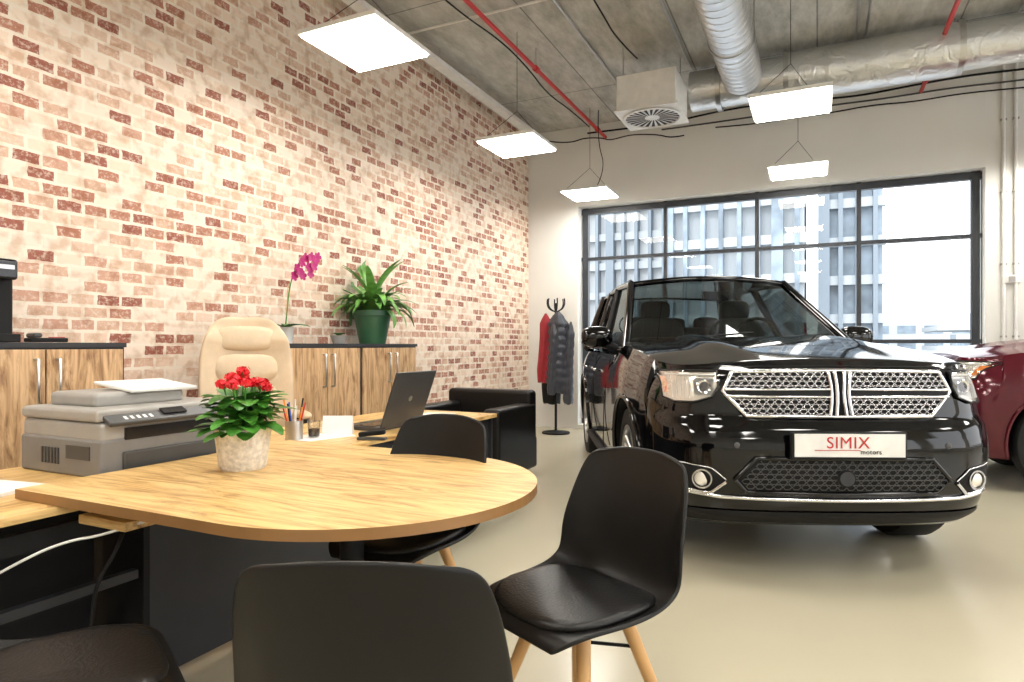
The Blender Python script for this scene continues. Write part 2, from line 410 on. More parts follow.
tube('cable_d',wob((-1.9,0,4.31),(-1.75,6.8,4.29),12,.06),.008,M_blackm,g,smooth=True)
tube('cable_e',wob((-3.6,8.68,4.2),(-1.6,8.68,4.0),10,.05),.008,M_blackm,g,smooth=True)
tube('cable_f',wob((-1.2,8.69,4.05),(5,8.69,4.0),14,.03),.008,M_blackm,g,smooth=True)
tube('cable_drop',[(-2.6,8.1,4.3),(-2.62,8.1,3.9),(-2.5,8.12,3.5),(-2.66,8.1,3.24)],.006,M_blackm,g,smooth=True)
g=empty('ceiling_conduits')
for k,x in enumerate((-2.15,-1.28,.35,.44,1.7)):
    tube('conduit_%d'%k,[(x,-3.4,4.325),(x,8.7,4.325)],.012,M_alu,g)
for k,y in enumerate((3.1,5.3)):
    tube('cross_conduit_%d'%k,[(-3.8,y,4.30),(6.9,y,4.30)],.012,M_white,g)
def panel(x,y,z=3.2):
    g=empty('led_panel_light',(x,y,z))
    box('frame',(0,0,.02),(.62,.62,.03),M_white,g)
    box('diffuser',(0,0,.0),(.585,.585,.014),M_led,g)
    for k,(a,b) in enumerate(((-.25,-.25),(.25,.25))):
        tube('wire_%d'%k,[(a,b,.035),(0,0,.35),(0,0,HC-z)],.0025,M_blackm,g)
    return g
for x in (-2.72,-.2,2.35,4.8):  # grid continues past the visible panels; the out-of-view ones are added for light
    for y in (-1.33,1.06,3.44,5.82,8.1):
        panel(x,8.05 if (x==-.2 and y==8.1) else y)
g=empty('wall_conduits')
for k,x in enumerate((1.86,1.97)): 
    tube('conduit_%d'%k,[(x,YB-.02,.9),(x,YB-.02,4.3)],.018,M_white,g)
    for j in range(4): box('clip_%d_%d'%(k,j),(x,YB-.015,1.3+j*.8),(.06,.03,.02),M_greyl,g)
g=empty('wall_socket'); box('plate',(1.93,YB-.02,1.93),(.16,.04,.09),M_white,g,.006); box('rocker',(1.93,YB-.045,1.93),(.06,.01,.06),M_greyl,g)

# ---------------------------------------------------------------- car
def arcs(cx,r,z0,y0,a0,a1,n): 
    return [(cx,y0+r*math.cos(math.radians(a0+(a1-a0)*i/n)),z0+r*math.sin(math.radians(a0+(a1-a0)*i/n))) for i in range(n+1)]
def make_car(name,paint,loc,rot,scale,full=True):
    g=empty(name,loc,rot,scale)
    LEN=4.85; ZB=.27
    def bz(z): return sinterp(z,[(.27,.15),(.34,.06),(.42,.03),(.55,.0),(.70,.0),(.79,.025),(.83,.06),(1.0,.075),(1.06,.085),(1.10,.13),(1.14,.25)])
    def ax(t):
        t=min(abs(t),1); return .07*t*t+.34*(1-math.sqrt(max(0,1-t**6)))
    def ztc(y):
        if y<=1.45:
            t=max(0,(y-.1)/1.35); return 1.11+.155*(1-(1-t)**1.9)
        return sinterp(y,[(1.45,1.265),(1.9,1.19),(4.0,1.2),(4.85,1.16)])
    def sstep(a,b,t):
        t=min(1,max(0,(t-a)/(b-a))); return t*t*(3-2*t)
    def zt(y,u): 
        au=abs(u)
        bulge=.022*math.exp(-((au-.50)/.12)**2)*sstep(.15,.7,y)*(1-sstep(1.3,1.6,y))
        return ztc(y)-.065*au**3+bulge
    def Wy(y): return sinterp(y,[(.4,.90),(.65,.935),(1.0,.965),(1.6,.955),(3.4,.955),(4.0,.965),(4.5,.94),(4.85,.88)])
    def sk(k): return 1-.085*k**6-.05*(1-k)**4
    def P(u,v,k):
        zf=ZB+k*(zt(.12,u)-ZB)
        yf=ax(u)+bz(zf)
        zr=.12*max(0,(k-.5))
        yr=LEN-.22*abs(u)**5-zr-.12*(1-k)**3
        y=yf*(1-v)+yr*v
        w=Wy(y)
        return (u*w*sk(k),y,ZB+k*(zt(y if v>0 else .12,u)-ZB))
    nu,nv,nk=56,96,32
    us=[math.sin(math.pi/2*(2*i/nu-1)) for i in range(nu+1)]
    vs=[(j/nv)**1.25 for j in range(nv+1)]; ks=[j/nk for j in range(nk+1)]
    ids={};V=[];F=[]
    def vid(i,j,k):
        if (i,j,k) not in ids:
            ids[(i,j,k)]=len(V); V.append(P(us[i],vs[j],ks[k]))
        return ids[(i,j,k)]
    for i in range(nu):
        for k in range(nk):
            F.append((vid(i,0,k),vid(i+1,0,k),vid(i+1,0,k+1),vid(i,0,k+1)))
            F.append((vid(i,nv,k),vid(i,nv,k+1),vid(i+1,nv,k+1),vid(i+1,nv,k)))
    for j in range(nv):
        for k in range(nk):
            F.append((vid(0,j,k),vid(0,j,k+1),vid(0,j+1,k+1),vid(0,j+1,k)))
            F.append((vid(nu,j,k),vid(nu,j+1,k),vid(nu,j+1,k+1),vid(nu,j,k+1)))
        for i in range(nu):
            F.append((vid(i,j,0),vid(i,j+1,0),vid(i+1,j+1,0),vid(i+1,j,0)))
            F.append((vid(i,j,nk),vid(i+1,j,nk),vid(i+1,j+1,nk),vid(i,j+1,nk)))
    body=mo('body',V,F,None,None,mats=[paint,M_blackm])
    WY=(.97,4.0); WR=.40
    cutters=[]
    for y in WY:
        for s in (-1,1):
            c=cyl('cut',(s*.60,y,.41),(s*1.2,y,.41),.455,M_blackm,None,seg=48); cutters.append(c)
            m=body.modifiers.new('bool','BOOLEAN'); m.operation='DIFFERENCE'; m.object=c; m.solver='EXACT'
            try: m.material_mode='TRANSFER'
            except Exception: pass
    bpy.context.view_layer.update()
    dg=bpy.context.evaluated_depsgraph_get()
    me=bpy.data.meshes.new_from_object(body.evaluated_get(dg)); body.modifiers.clear(); body.data=me
    for c in cutters: bpy.data.objects.remove(c)
    me.set_sharp_from_angle(angle=math.radians(35))
    body.parent=g
    def Fs(x,z):
        u=0
        k=0
        for _ in range(3):
            k=min(1,max(0,(z-ZB)/(zt(.12,u)-ZB))); u=max(-1,min(1,x/(.9*sk(k))))
        return ax(u)+bz(z)
    def patch(nm,x0,x1,top,bot,off,mat,nx=24,nz=8):
        def fn(a,b):
            x=x0+(x1-x0)*a; zt_=top(x); zb_=bot(x); z=zb_+(zt_-zb_)*b
            return (x,Fs(x,z)-off,z)
        return surf(nm,fn,nx,nz,mat,g)
    def ftube(nm,pts,r,mat,off=.005,cyc=False):
        P2=[]
        n=len(pts)
        for i in range(n if cyc else n-1):
            a=pts[i];b=pts[(i+1)%n]
            for t in range(8):
                x=a[0]+(b[0]-a[0])*t/8; z=a[1]+(b[1]-a[1])*t/8; P2.append((x,Fs(x,z)-off,z))
        if not cyc: P2.append((pts[-1][0],Fs(*pts[-1])-off,pts[-1][1]))
        return tube(nm,P2,r,mat,g,cyclic=cyc)
    gt=lambda x: 1.072-.012*abs(x)-max(0,abs(x)-.52)*1.1
    gb=lambda x: .845+max(0,abs(x)-.46)*.9
    patch('grille_back',-.565,.565,gt,gb,.004,M_blackm,40)
    def hexes(nm,inside,x0,x1,z0,z1,r,thick,mat,off):
        ch=[]
        dx=r*2.1;dz=r*1.25;row=0;z=z0
        while z<z1:
            x=x0+(dx/2 if row%2 else 0)
            while x<x1:
                if inside(x,z):
                    c=[(x+hx*r,z+hz*r) for hx,hz in ((-1,0),(-.45,.6),(.45,.6),(1,0),(.45,-.6),(-.45,-.6))]
                    ch.append([(a,Fs(a,b)-off,b) for a,b in c])
                x+=dx
            z+=dz/1.0*.98;row+=1
        return tube(nm,ch,thick,mat,g,cyclic=True,res=1)
    hexes('grille_mesh',lambda x,z: abs(x)<.55 and gb(x)+.012<z<gt(x)-.012 and abs(x)>.05,-.56,.56,.845,1.08,.019,.0030,M_gmesh,.014)
    out=[(-.57,.965),(-.52,gt(.52)),(0,1.074),(.52,gt(.52)),(.57,.965),(.46,.845),(0,.843),(-.46,.845)]
    ftube('grille_surround',out,.011,M_chrome,.012,True)
    for s in (-1,1):
        patch('crossbar_%d'%s,s*.05,s*.555,lambda x:.978,lambda x:.944,.020,M_blackm,20,2)
        ftube('bar_hi%d'%s,[(s*.05,.980),(s*.56,.976)],.007,M_chrome,.022)
        ftube('bar_lo%d'%s,[(s*.05,.942),(s*.555,.942)],.007,M_chrome,.022)
        ftube('cross_in%d'%s,[(s*.024,1.066),(s*.018,1.0),(s*.016,.96),(s*.018,.91),(s*.024,.85)],.009,M_chrome,.026)
        ftube('cross_out%d'%s,[(s*.054,1.066),(s*.045,1.0),(s*.042,.96),(s*.045,.91),(s*.054,.85)],.009,M_chrome,.022)
        ht=lambda x: 1.070-.02*(abs(x)-.58)
        hb=lambda x: interp(abs(x),[(.585,.99),(.62,.935),(.72,.905),(.80,.905),(.86,.93)])
        patch('headlamp_housing_%d'%s,s*.588,s*.832,ht,hb,.004,M_refl,30,8)
        patch('headlamp_bezel_%d'%s,s*.61,s*.70,lambda x:1.03,lambda x:.945,.008,M_greyp,12,6)
        patch('headlamp_lens_%d'%s,s*.586,s*.835,ht,hb,.022,M_lens,30,8)
        o2=[(s*.59,1.068),(s*.72,1.068),(s*.832,1.062),(s*.835,.925),(s*.79,.905),(s*.70,.908),(s*.62,.938),(s*.59,.99)]
        ftube('headlamp_rim_%d'%s,o2,.006,M_blackm,.012,True)
        hx,hr=.655,.030
        yy=Fs(s*hx,.985)-.010
        o=lathe('projector_ring_%d'%s,[(hr,0),(hr+.007,.004),(hr+.004,.010),(hr-.004,.006)],M_chrome,g,24)
        o.rotation_euler=(math.radians(90),0,s*math.radians(8)); o.location=(s*hx,yy,.987)
        cushion('projector_%d'%s,(s*hx,yy,.987),(hr*1.9,.014,hr*1.9),M_lapt,g,p=2)
        for q in range(5): ftube('lamp_rib_%d_%d'%(s,q),[(s*(.72+q*.018),1.045),(s*(.722+q*.018),.925)],.0025,M_alu,.008)
        ftube('drl_%d'%s,[(s*.60,1.047),(s*.81,1.045)],.005,M_white,.012)
        patch('side_marker_%d'%s,s*.812,s*.830,lambda x:1.03,lambda x:.95,.012,M_orange,6,4)
        ft=lambda x: interp(abs(x),[(.58,.535),(.64,.575),(.78,.60)])
        fb=lambda x: interp(abs(x),[(.58,.50),(.64,.455),(.78,.47)])
        patch('fog_pocket_%d'%s,s*.58,s*.78,ft,fb,.004,M_blackm,20,5)
        ftube('fog_trim_%d'%s,[(s*.57,.515),(s*.64,.452),(s*.78,.466)],.009,M_chrome,.008)
        ftube('fog_trim_t%d'%s,[(s*.57,.525),(s*.64,.582),(s*.78,.60)],.004,M_gmesh,.005)
        yy=Fs(s*.68,.525)
        cushion('fog_lamp_%d'%s,(s*.68,yy,.525),(.080,.026,.080),M_refl,g,p=2)
        o=lathe('fog_ring_%d'%s,[(.042,0),(.050,.004),(.050,.02),(.042,.02),(.042,0)],M_gmesh,g,24); o.location=(s*.68,yy,.525); o.rotation_euler=(math.radians(90),0,s*math.radians(14))
        cushion('sensor_%d'%s,(s*.52,Fs(.52,.70)-.002,.70),(.03,.01,.03),M_greyd,g,p=2)
    lt=lambda x:.635-max(0,abs(x)-.43)*1.2
    lb=lambda x:.468+max(0,abs(x)-.47)*1.0
    patch('lower_intake',-.53,.53,lt,lb,.004,M_blackm,40)
    hexes('lower_mesh',lambda x,z: abs(x)<.51 and lb(x)+.01<z<lt(x)-.01,-.52,.52,.47,.64,.021,.0025,M_greyd,.010)
    ftube('lower_surround',[(-.53,.53),(-.43,.637),(0,.64),(.43,.637),(.53,.53),(.47,.465),(0,.462),(-.47,.465)],.011,paint,.008,True)
    ftube('lower_chrome',[(-.78,.455),(-.60,.436),(-.3,.43),(0,.428),(.3,.43),(.6,.436),(.78,.455)],.011,M_chrome,.006)
    patch('black_lip',-.82,.82,lambda x:.36,lambda x:.285,.008,M_blackm,40,4)
    cyl('radar_sensor',(0,-.024,.545),(0,.01,.545),.036,M_screen,g); cyl('radar_ring',(0,-.018,.545),(0,.01,.545),.044,M_blackm,g)
    ftube('hood_edge',[(-.82,1.078),(-.5,1.090),(0,1.094),(.5,1.090),(.82,1.078)],.003,M_blackm,-.001)
    box('plate_frame',(0,-.030,.71),(.56,.025,.135),M_blackm,g,.008); box('plate',(0,-.045,.713),(.53,.008,.112),M_white,g)
    def txt(body,x,z,size,mat,off=.0):
        cu=bpy.data.curves.new('t','FONT'); cu.body=body; cu.size=size; cu.extrude=.001; cu.align_x='CENTER'; cu.offset=off; cu.space_character=1.08
        cu.materials.append(mat); o=bpy.data.objects.new('plate_text',cu); o.location=(x,-.051,z); o.rotation_euler=(math.pi/2,0,0); link(o,g)
    if full:
        txt('SIMIX',-.01,.700,.080,M_redpipe,.0); txt('motors',.10,.672,.032,M_blackm)
        box('plate_underline',(-.06,-.051,.690),(.22,.002,.003),M_redpipe,g)
    for y in WY:
        for s in (-1,1):
            wh=empty('wheel',(s*.80,y,WR)); wh.parent=g
            if s<0: wh.rotation_euler=(0,0,math.pi)
            lathe('tyre',[(.27,-.10),(.33,-.125),(.385,-.12),(.40,-.09),(.40,.09),(.385,.12),(.33,.13),(.27,.115)],M_rubber,wh,48,'x')
            lathe('rim',[(.275,-.10),(.265,.0),(.262,.09),(.272,.118),(.285,.122),(.28,.105)],M_alu,wh,48,'x')
            lathe('hub',[(.0,.075),(.05,.075),(.06,.06),(.06,.02)],M_alu,wh,24,'x')
            lathe('brake',[(.0,.0),(.19,.0),(.19,-.03),(.0,-.03)],M_greyd,wh,32,'x')
            for q in range(5):
                for d in (-.14,.14):
                    a=q*2*math.pi/5
                    p0=(.06,.05*math.cos(a+d*2),.05*math.sin(a+d*2)); p1=(.10,.265*math.cos(a+d),.265*math.sin(a+d))
                    cyl('spoke_%d'%q,p0,p1,.02,M_alu,wh,seg=8,r2=.016)
            tube('arch_trim',[(s*(Wy(yy)*sk(max(0,min(1,(zz-ZB)/.85)))+.002),yy,zz) for (_,yy,zz) in arcs(0,.462,.41,y,-15,195,26)],.016,paint,g)
    for s in (-1,1):
        tube('sill_%d'%s,[(s*.93,1.5,.30),(s*.93,3.5,.30)],.03,M_blackm,g)
        tube('door_line_%d'%s,[[(s*.957,2.05,.38),(s*.955,2.0,.8),(s*.905,1.98,1.10)],[(s*.957,3.0,.38),(s*.957,3.0,.8),(s*.905,3.0,1.11)]],.004,M_blackm,g)
        for yy in (2.75,3.65): box('door_handle',(s*.96,yy,.98),(.03,.18,.025),M_chrome,g,.008)
    def G(u,v,k):
        yf=1.32+.98*k+.24*u*u*(1-.35*k); yr=4.78-.38*k-.10*u*u
        w=.845-.185*k
        zr=1.735-.0*v+.03*math.sin(math.pi*min(1,v*1.1))+.035*(1-u*u)
        zb=1.16
        return (u*w,yf*(1-v)+yr*v,zb+(zr-zb)*k)
    surf('windshield',lambda a,b:G(a*2-1,0,b),24,10,M_cglass,g)
    surf('rear_window',lambda a,b:G(1-a*2,1,b),16,8,M_cglass,g)
    surf('side_window_l',lambda a,b:G(-1,1-a,b),30,6,M_cglass,g)
    surf('side_window_r',lambda a,b:G(1,a,b),30,6,M_cglass,g)
    surf('roof',lambda a,b:G(a*2-1,b,1),20,20,paint,g,thick=.03)
    for s in (-1,1):
        tube('a_pillar_%d'%s,[G(s,0,k/8) for k in range(9)],.035,paint,g)
        tube('b_pillar_%d'%s,[G(s,.42,k/8) for k in range(9)],.035,M_blackm,g)
        tube('c_pillar_%d'%s,[G(s,.70,k/8) for k in range(9)],.04,paint,g)
        tube('d_pillar_%d'%s,[G(s,.97,k/8) for k in range(9)],.07,paint,g)
        tube('roof_edge_%d'%s,[G(s,k/14,1) for k in range(15)],.035,paint,g)
        tube('belt_trim_%d'%s,[tuple(Vector(G(s,k/14,0.03))+Vector((s*.015,0,0))) for k in range(15)],.014,M_chrome if full else paint,g)
        tube('roof_rail_%d'%s,[(s*.60,2.75,1.78),(s*.60,2.9,1.815),(s*.60,4.0,1.815),(s*.60,4.1,1.77)],.012,M_blackm,g)
        def mf(q): 
            return [q[0],q[1]+.03*(q[2]/.1)**2,q[2]]
        cushion('mirror_%d'%s,(s*1.02,1.93,1.27),(.25,.13,.17),paint,g,p=2.8,fn=mf)
        cyl('mirror_stalk_%d'%s,(s*.86,1.95,1.18),(s*.98,1.94,1.22),.03,M_blackm,g)
    tube('header_edge',[G(-1+k/10,0,1) for k in range(21)],.025,paint,g)
    tube('rear_header',[G(-1+k/10,1,1) for k in range(21)],.03,paint,g)
    tube('cowl',[tuple(Vector(G(-1+k/10,0,.06))+Vector((0,-.015,0))) for k in range(21)],.03,M_blackm,g)
    for x0 in (-.55,.10):
        pts=[tuple(Vector(G((x0+.62*t/8)/.84,0,.12+.08*t/8))+Vector((0,-.02,.012))) for t in range(9)]
        tube('wiper',pts,.007,M_blackm,g)
    box('dashboard',(0,1.95,1.2),(1.45,.5,.13),M_blackm,g,.04)
    surf('cabin_floor_cover',lambda a,b:((a*2-1)*.80,1.75+2.8*b,1.215),4,4,M_blackm,g)
    for x in (-.37,.37):
        cushion('seat_back',(x,2.85,1.18),(.52,.16,.56),M_greyd,g,rot=(.15,0,0)); cushion('headrest',(x,2.90,1.53),(.28,.11,.19),M_greyd,g)
        cushion('rear_headrest',(x,3.85,1.42),(.28,.11,.18),M_greyd,g)
    cushion('rear_bench',(0,3.8,1.2),(1.3,.2,.4),M_greyd,g); cushion('rear_headrest_mid',(0,3.85,1.42),(.28,.11,.16),M_greyd,g)
    tube('steering_wheel',[(.37+.18*math.cos(a/16*2*math.pi),2.25+.05*math.sin(a/16*2*math.pi),1.26+.17*math.sin(a/16*2*math.pi)) for a in range(16)],.015,M_black,g,cyclic=True)
    box('rear_view_mirror',(0,2.2,1.62),(.22,.03,.07),M_blackm,g,.01)
    cyl('rear_view_stalk',(0,2.2,1.64),(0,2.22,1.73),.01,M_blackm,g)
    for s in (-1,1): box('tail_lamp_%d'%s,(s*.72,4.76,.98),(.3,.06,.14),M_redpipe,g,.02)
    return g
cx,cy=c2r(1.645,3.16)
make_car('suv_car',M_paint,(cx,cy,0),math.radians(25.5-1.6),(1,1,1.0))
make_car('suv_car.001',M_red,(.90,7.24,0),math.radians(-88),(.93,.90,1.0),False)

# ---------------------------------------------------------------- tables/desk
tb=empty('meeting_table')
R=.58;cxT,cyT=-1.37,1.72;x0=-2.27
out=[(x0,cyT-R)]+[(cxT+R*math.sin(math.pi*i/40),cyT-R*math.cos(math.pi*i/40)) for i in range(41)]+[(x0,cyT+R)]
n=len(out); V=[(x,y,.72) for x,y in out]+[(x,y,.75) for x,y in out]
F=[tuple(reversed(range(n))),tuple(range(n,2*n))]+[(i,(i+1)%n,n+(i+1)%n,n+i) for i in range(n)]
M_edge=pm('table_edge',(.30,.155,.055),.45)
o=mo('top',V,F,None,tb,False,mats=[M_woodX,M_edge],idx=[0,0]+[1]*n)
cyl('pedestal',(-1.42,1.72,.02),(-1.42,1.72,.72),.04,M_blackm,tb)
cyl('foot',(-1.42,1.72,.0),(-1.42,1.72,.02),.27,M_blackm,tb,seg=40)
cyl('flange',(-1.42,1.72,.70),(-1.42,1.72,.719),.11,M_blackm,tb)
box('support_block',(-1.90,1.32,.702),(.24,.16,.03),M_woodX,tb,.003)
box('support_block_low',(-1.92,1.27,.672),(.22,.16,.028),M_woodX,tb,.003)
dk=empty('office_desk')
dx0,dx1,dy0,dy1=-2.86,-2.05,.55,4.05
box('top',((dx0+dx1)/2,(dy0+dy1)/2,.705),(dx1-dx0,dy1-dy0,.026),M_woodY,dk,.002)
box('front_panel',(dx1-.06,(1.45+dy1)/2,.36),(.022,dy1-1.45-.04,.66),M_anth,dk)
box('front_panel_low',(dx1-.30,1.0,.40),(.02,.85,.58),M_blackm,dk)
box('end_panel_far',((dx0+dx1)/2,dy1-.02,.345),(dx1-dx0-.06,.025,.69),M_anth,dk)
box('end_panel_mid',((dx0+dx1)/2,1.46,.345),(dx1-dx0-.1,.025,.69),M_blackm,dk)
box('end_panel_near',((dx0+dx1)/2,dy0+.03,.345),(dx1-dx0-.06,.025,.69),M_blackm,dk)
box('beam',(dx1-.06,1.0,.62),(.03,.85,.06),M_blackm,dk); box('beam_low',(dx1-.06,1.0,.42),(.03,.85,.03),M_anth,dk)
box('pedestal_drawers',(dx0+.28,3.6,.32),(.42,.55,.62),M_anth,dk,.004)

def cabinet(y0,y1):
    g=empty('office_cabinet'); xf=-3.47; H=1.215
    box('carcass',((XL+.01+xf-.02)/2,(y0+y1)/2,H/2-.01),(xf-.02-XL-.01,y1-y0,H-.03),M_anth,g)
    box('top',((XL+.01+xf)/2,(y0+y1)/2,H-.0125),(xf-XL-.01,y1-y0+.004,.025),M_anth,g)
    w=(y1-y0-.03)/2
    for k in range(2):
        yc=y0+.015+w*(k+.5)
        box('door_%d'%k,(xf-.01,yc,.62),(.02,w-.008,1.12),M_woodZ,g,.002)
        hy=yc+(w/2-.05)*(1 if k==0 else -1)
        tube('handle_%d'%k,[(xf,hy,.88),(xf+.03,hy,.88),(xf+.03,hy,1.13),(xf,hy,1.13)],.008,M_alu,g)
cabinet(-.17,.65); cabinet(.65,1.47); cabinet(1.47,2.29); cabinet(3.50,4.33); cabinet(4.335,5.16)

# ---------------------------------------------------------------- shell chairs
def shell_chair(pos,face,hs=1.0):
    X,Y=c2r(*pos); fx,fy=c2r(*face); ang=math.atan2(fy,fx)-math.pi/2
    g=empty('shell_chair',(X,Y,0),ang,(1,1,hs))
    prof=[(.235,.425),(.215,.450),(.16,.458),(.08,.450),(0,.442),(-.08,.440),(-.15,.448),(-.195,.475),(-.222,.53),(-.24,.60),(-.258,.68),(-.275,.76),(-.288,.82),(-.294,.848),(-.296,.858)]
    hw=[.15,.19,.215,.23,.238,.242,.242,.243,.243,.240,.232,.220,.203,.182,.15]
    lift=[.0,.004,.012,.02,.03,.04,.055,.06,.05,.03,.012,.0,-.006,-.012,-.012]
    fwd=[0,0,0,0,0,0,.01,.035,.06,.07,.065,.055,.045,.04,.035]
    NT=12
    V=[];F=[]
    for (y,z),h,l,f in zip(prof,hw,lift,fwd):
        for j in range(NT+1):
            t=math.sin(math.pi/2*(2*j/NT-1)); a=abs(t)**2.6
            V.append((h*t,y+f*a,z+l*a))
    for i in range(len(prof)-1):
        for j in range(NT): F.append((i*(NT+1)+j,i*(NT+1)+j+1,(i+1)*(NT+1)+j+1,(i+1)*(NT+1)+j))
    o=mo('shell',V,F,M_black,g); m=o.modifiers.new('s','SOLIDIFY'); m.thickness=.012; m.offset=-1
    m=o.modifiers.new('ss','SUBSURF'); m.levels=2;m.render_levels=2
    def cf(q):
        r=(q[0]/.2)**2; return [q[0],q[1],q[2]+.02*r]
    cushion('seat_pad',(0,.015,.464),(.42,.40,.045),M_leather,g,p=3,fn=cf)
    for sx in(-1,1):
        for sy in (-1,1):
            cyl('leg_%d_%d'%(sx,sy),(sx*.09,sy*.08-.01,.43),(sx*.225,sy*.20-.01,.0),.021,M_leg,g,seg=14,r2=.013)
    box('mount',(0,-.01,.425),(.24,.22,.02),M_blackm,g,.004)
    tube('braces',[[(-.12,-.11,.34),(.12,.09,.34)],[(.12,-.11,.34),(-.12,.09,.34)]],.005,M_blackm,g)
    return g
shell_chair((-.23,1.25),(.03,1),1.02)
shell_chair((.19,1.84),(-.78,-.62),1.02)
shell_chair((-.39,2.38),(-.45,-.89),1.07)
shell_chair((-1.00,1.40),(.8,.6))

# ---------------------------------------------------------------- executive chair
g=empty('executive_chair',(-3.22,2.93,0),math.radians(-125),1.03)
cushion('seat',(0,.02,.50),(.54,.54,.14),M_cream,g)
def bf(q):
    x,y,z=q
    w=1-.20*max(0,(z/.40))**2
    y2=y+.10*(x/.27)**2-.012*math.cos(z*38)*(1 if y>0 else 0)
    return [x*w,y2,z]
cushion('backrest',(0,-.27,.94),(.56,.15,.82),M_cream,g,rot=(.14,0,0),p=4,n=30,fn=bf)
cushion('head_pillow',(0,-.235,1.21),(.38,.10,.16),M_cream,g,rot=(.14,0,0),p=3)
cushion('mid_pillow',(0,-.20,1.02),(.40,.10,.18),M_cream,g,rot=(.12,0,0),p=3)
cushion('lumbar_pillow',(0,-.175,.80),(.42,.10,.26),M_cream,g,rot=(.1,0,0),p=3)
for s in (-1,1):
    tube('arm_frame_%d'%s,[(s*.27,-.2,.50),(s*.31,-.24,.62),(s*.31,-.16,.70),(s*.31,.12,.70),(s*.30,.2,.62),(s*.27,.16,.48)],.02,M_blackm,g,smooth=True)
    cushion('arm_pad_%d'%s,(s*.31,-.01,.725),(.075,.30,.05),M_cream,g,p=3)
cyl('gas_lift',(0,0,.1),(0,0,.44),.028,M_blackm,g)
for k in range(5):
    a=k*2*math.pi/5; cyl('star_leg_%d'%k,(0,0,.12),(.28*math.cos(a),.28*math.sin(a),.08),.028,M_blackm,g,r2=.018)
    cyl('caster_%d'%k,(.28*math.cos(a)-.02,.28*math.sin(a),.03),(.28*math.cos(a)+.02,.28*math.sin(a),.03),.03,M_rubber,g)

# ---------------------------------------------------------------- armchair
g=empty('black_armchair',(-2.86,5.2,0))
box('base',(0,0,.2),(.92,.80,.3),M_leather,g,.03); box('arm_l',(-.38,-.02,.36),(.16,.80,.6),M_leather,g,.035); box('arm_r',(.38,-.02,.36),(.16,.80,.6),M_leather,g,.035)
box('back',(0,.33,.42),(.90,.16,.72),M_leather,g,.04); box('seat_cushion',(0,-.06,.40),(.60,.62,.14),M_leather,g,.04)
for a in (-.38,.38):
    for b in (-.34,.34): cyl('foot',(a,b,0),(a,b,.07),.02,M_alu,g)

# ---------------------------------------------------------------- printer
g=empty('multifunction_printer',(-2.56,1.72,.718))
box('base',(0,0,.07),(.50,.58,.14),M_greyp,g,.012)
box('body',(0,.0,.165),(.49,.57,.07),M_greyl,g,.015)
box('paper_cassette',(.245,.0,.055),(.03,.42,.07),M_greyd,g,.008)
box('output_slot',(.246,.0,.155),(.012,.40,.045),M_screen,g)
box('scanner_lid',(-.01,0,.225),(.48,.58,.045),M_greyl,g,.015)
box('feeder',(-.06,-.02,.27),(.30,.38,.06),M_greyl,g,.02)
box('feeder_tray',(.0,.06,.315),(.24,.30,.012),M_white,g,.004,rot=(0,.12,0))
box('control_panel',(.235,-.02,.215),(.09,.50,.018),M_greyd,g,.006,rot=(0,.5,0))
box('display',(.243,-.0,.226),(.04,.10,.006),M_screen,g,rot=(0,.5,0))
for k in range(6): box('vent_%d'%k,(-.10+k*.02,-.292,.07),(.008,.006,.06),M_greyd,g)
box('side_slot',(.12,-.291,.09),(.14,.006,.05),M_greyd,g)
for k in range(5): box('button_%d'%k,(.252,-.2+k*.025,.212),(.02,.012,.008),M_white,g,rot=(0,.5,0))
g=empty('paper_stack'); box('sheets',(-2.50,1.16,.724),(.30,.21,.012),M_paper,g,rot=(0,0,.15)); box('sheet_blue',(-2.62,1.0,.722),(.2,.28,.006),pm('blue_folder',(.05,.2,.5),.4),g,rot=(0,0,-.3)); 

g=empty('laptop',(-2.20,3.10,.718))
box('base',(-.14,0,.012),(.27,.40,.022),M_lapt,g,.004); box('keyboard',(-.13,0,.0245),(.13,.36,.003),M_screen,g); box('touchpad',(-.23,0,.0245),(.06,.10,.003),M_greyd,g)
t=math.radians(20)
box('screen',(math.sin(t)*.165+.004,0,.022+math.cos(t)*.165),(.012,.40,.33),M_lapt,g,.004,rot=(0,t,0))
box('display_panel',(math.sin(t)*.165-.003,0,.022+math.cos(t)*.165+.003),(.003,.37,.28),M_screen,g,rot=(0,t,0))
cyl('hinge',(-.002,-.16,.022),(-.002,.16,.022),.01,M_lapt,g)
cyl('lid_logo',(math.sin(t)*.165+.010,0,.022+math.cos(t)*.165-.002),(math.sin(t)*.165+.0125,0,.022+math.cos(t)*.165-.003),.018,M_alu,g)
def desk_pt(px,py,h): 
    z=(1.2-h)*640/(py-345.5); return c2r((px-512)/640*z,z)
g=empty('pen_cup',(*desk_pt(294,440,.718),.718))
lathe('cup',[(.0,.002),(.043,.002),(.045,.10),(.042,.10),(.040,.006),(0,.006)],M_alu,g,28)
for k in range(9):
    a=k*.7; c=[M_orange,M_redpipe,M_blackm,M_white,pm('blue_pen%d'%k,(.02,.1,.5),.4)][k%5]
    cyl('pen_%d'%k,(.015*math.cos(a),.015*math.sin(a),.01),(.055*math.cos(a),.055*math.sin(a),.17+.02*(k%3)),.004,c,g,seg=8)
g=empty('desk_calendar',(*desk_pt(338,434,.718),.718),.5); 
V=[(-.08,-.04,0),(.08,-.04,0),(.08,.04,0),(-.08,.04,0),(-.08,0,.1),(.08,0,.1)]
mo('stand',V,[(0,1,5,4),(2,3,4,5),(0,4,3),(1,2,5)],M_white,g,False)
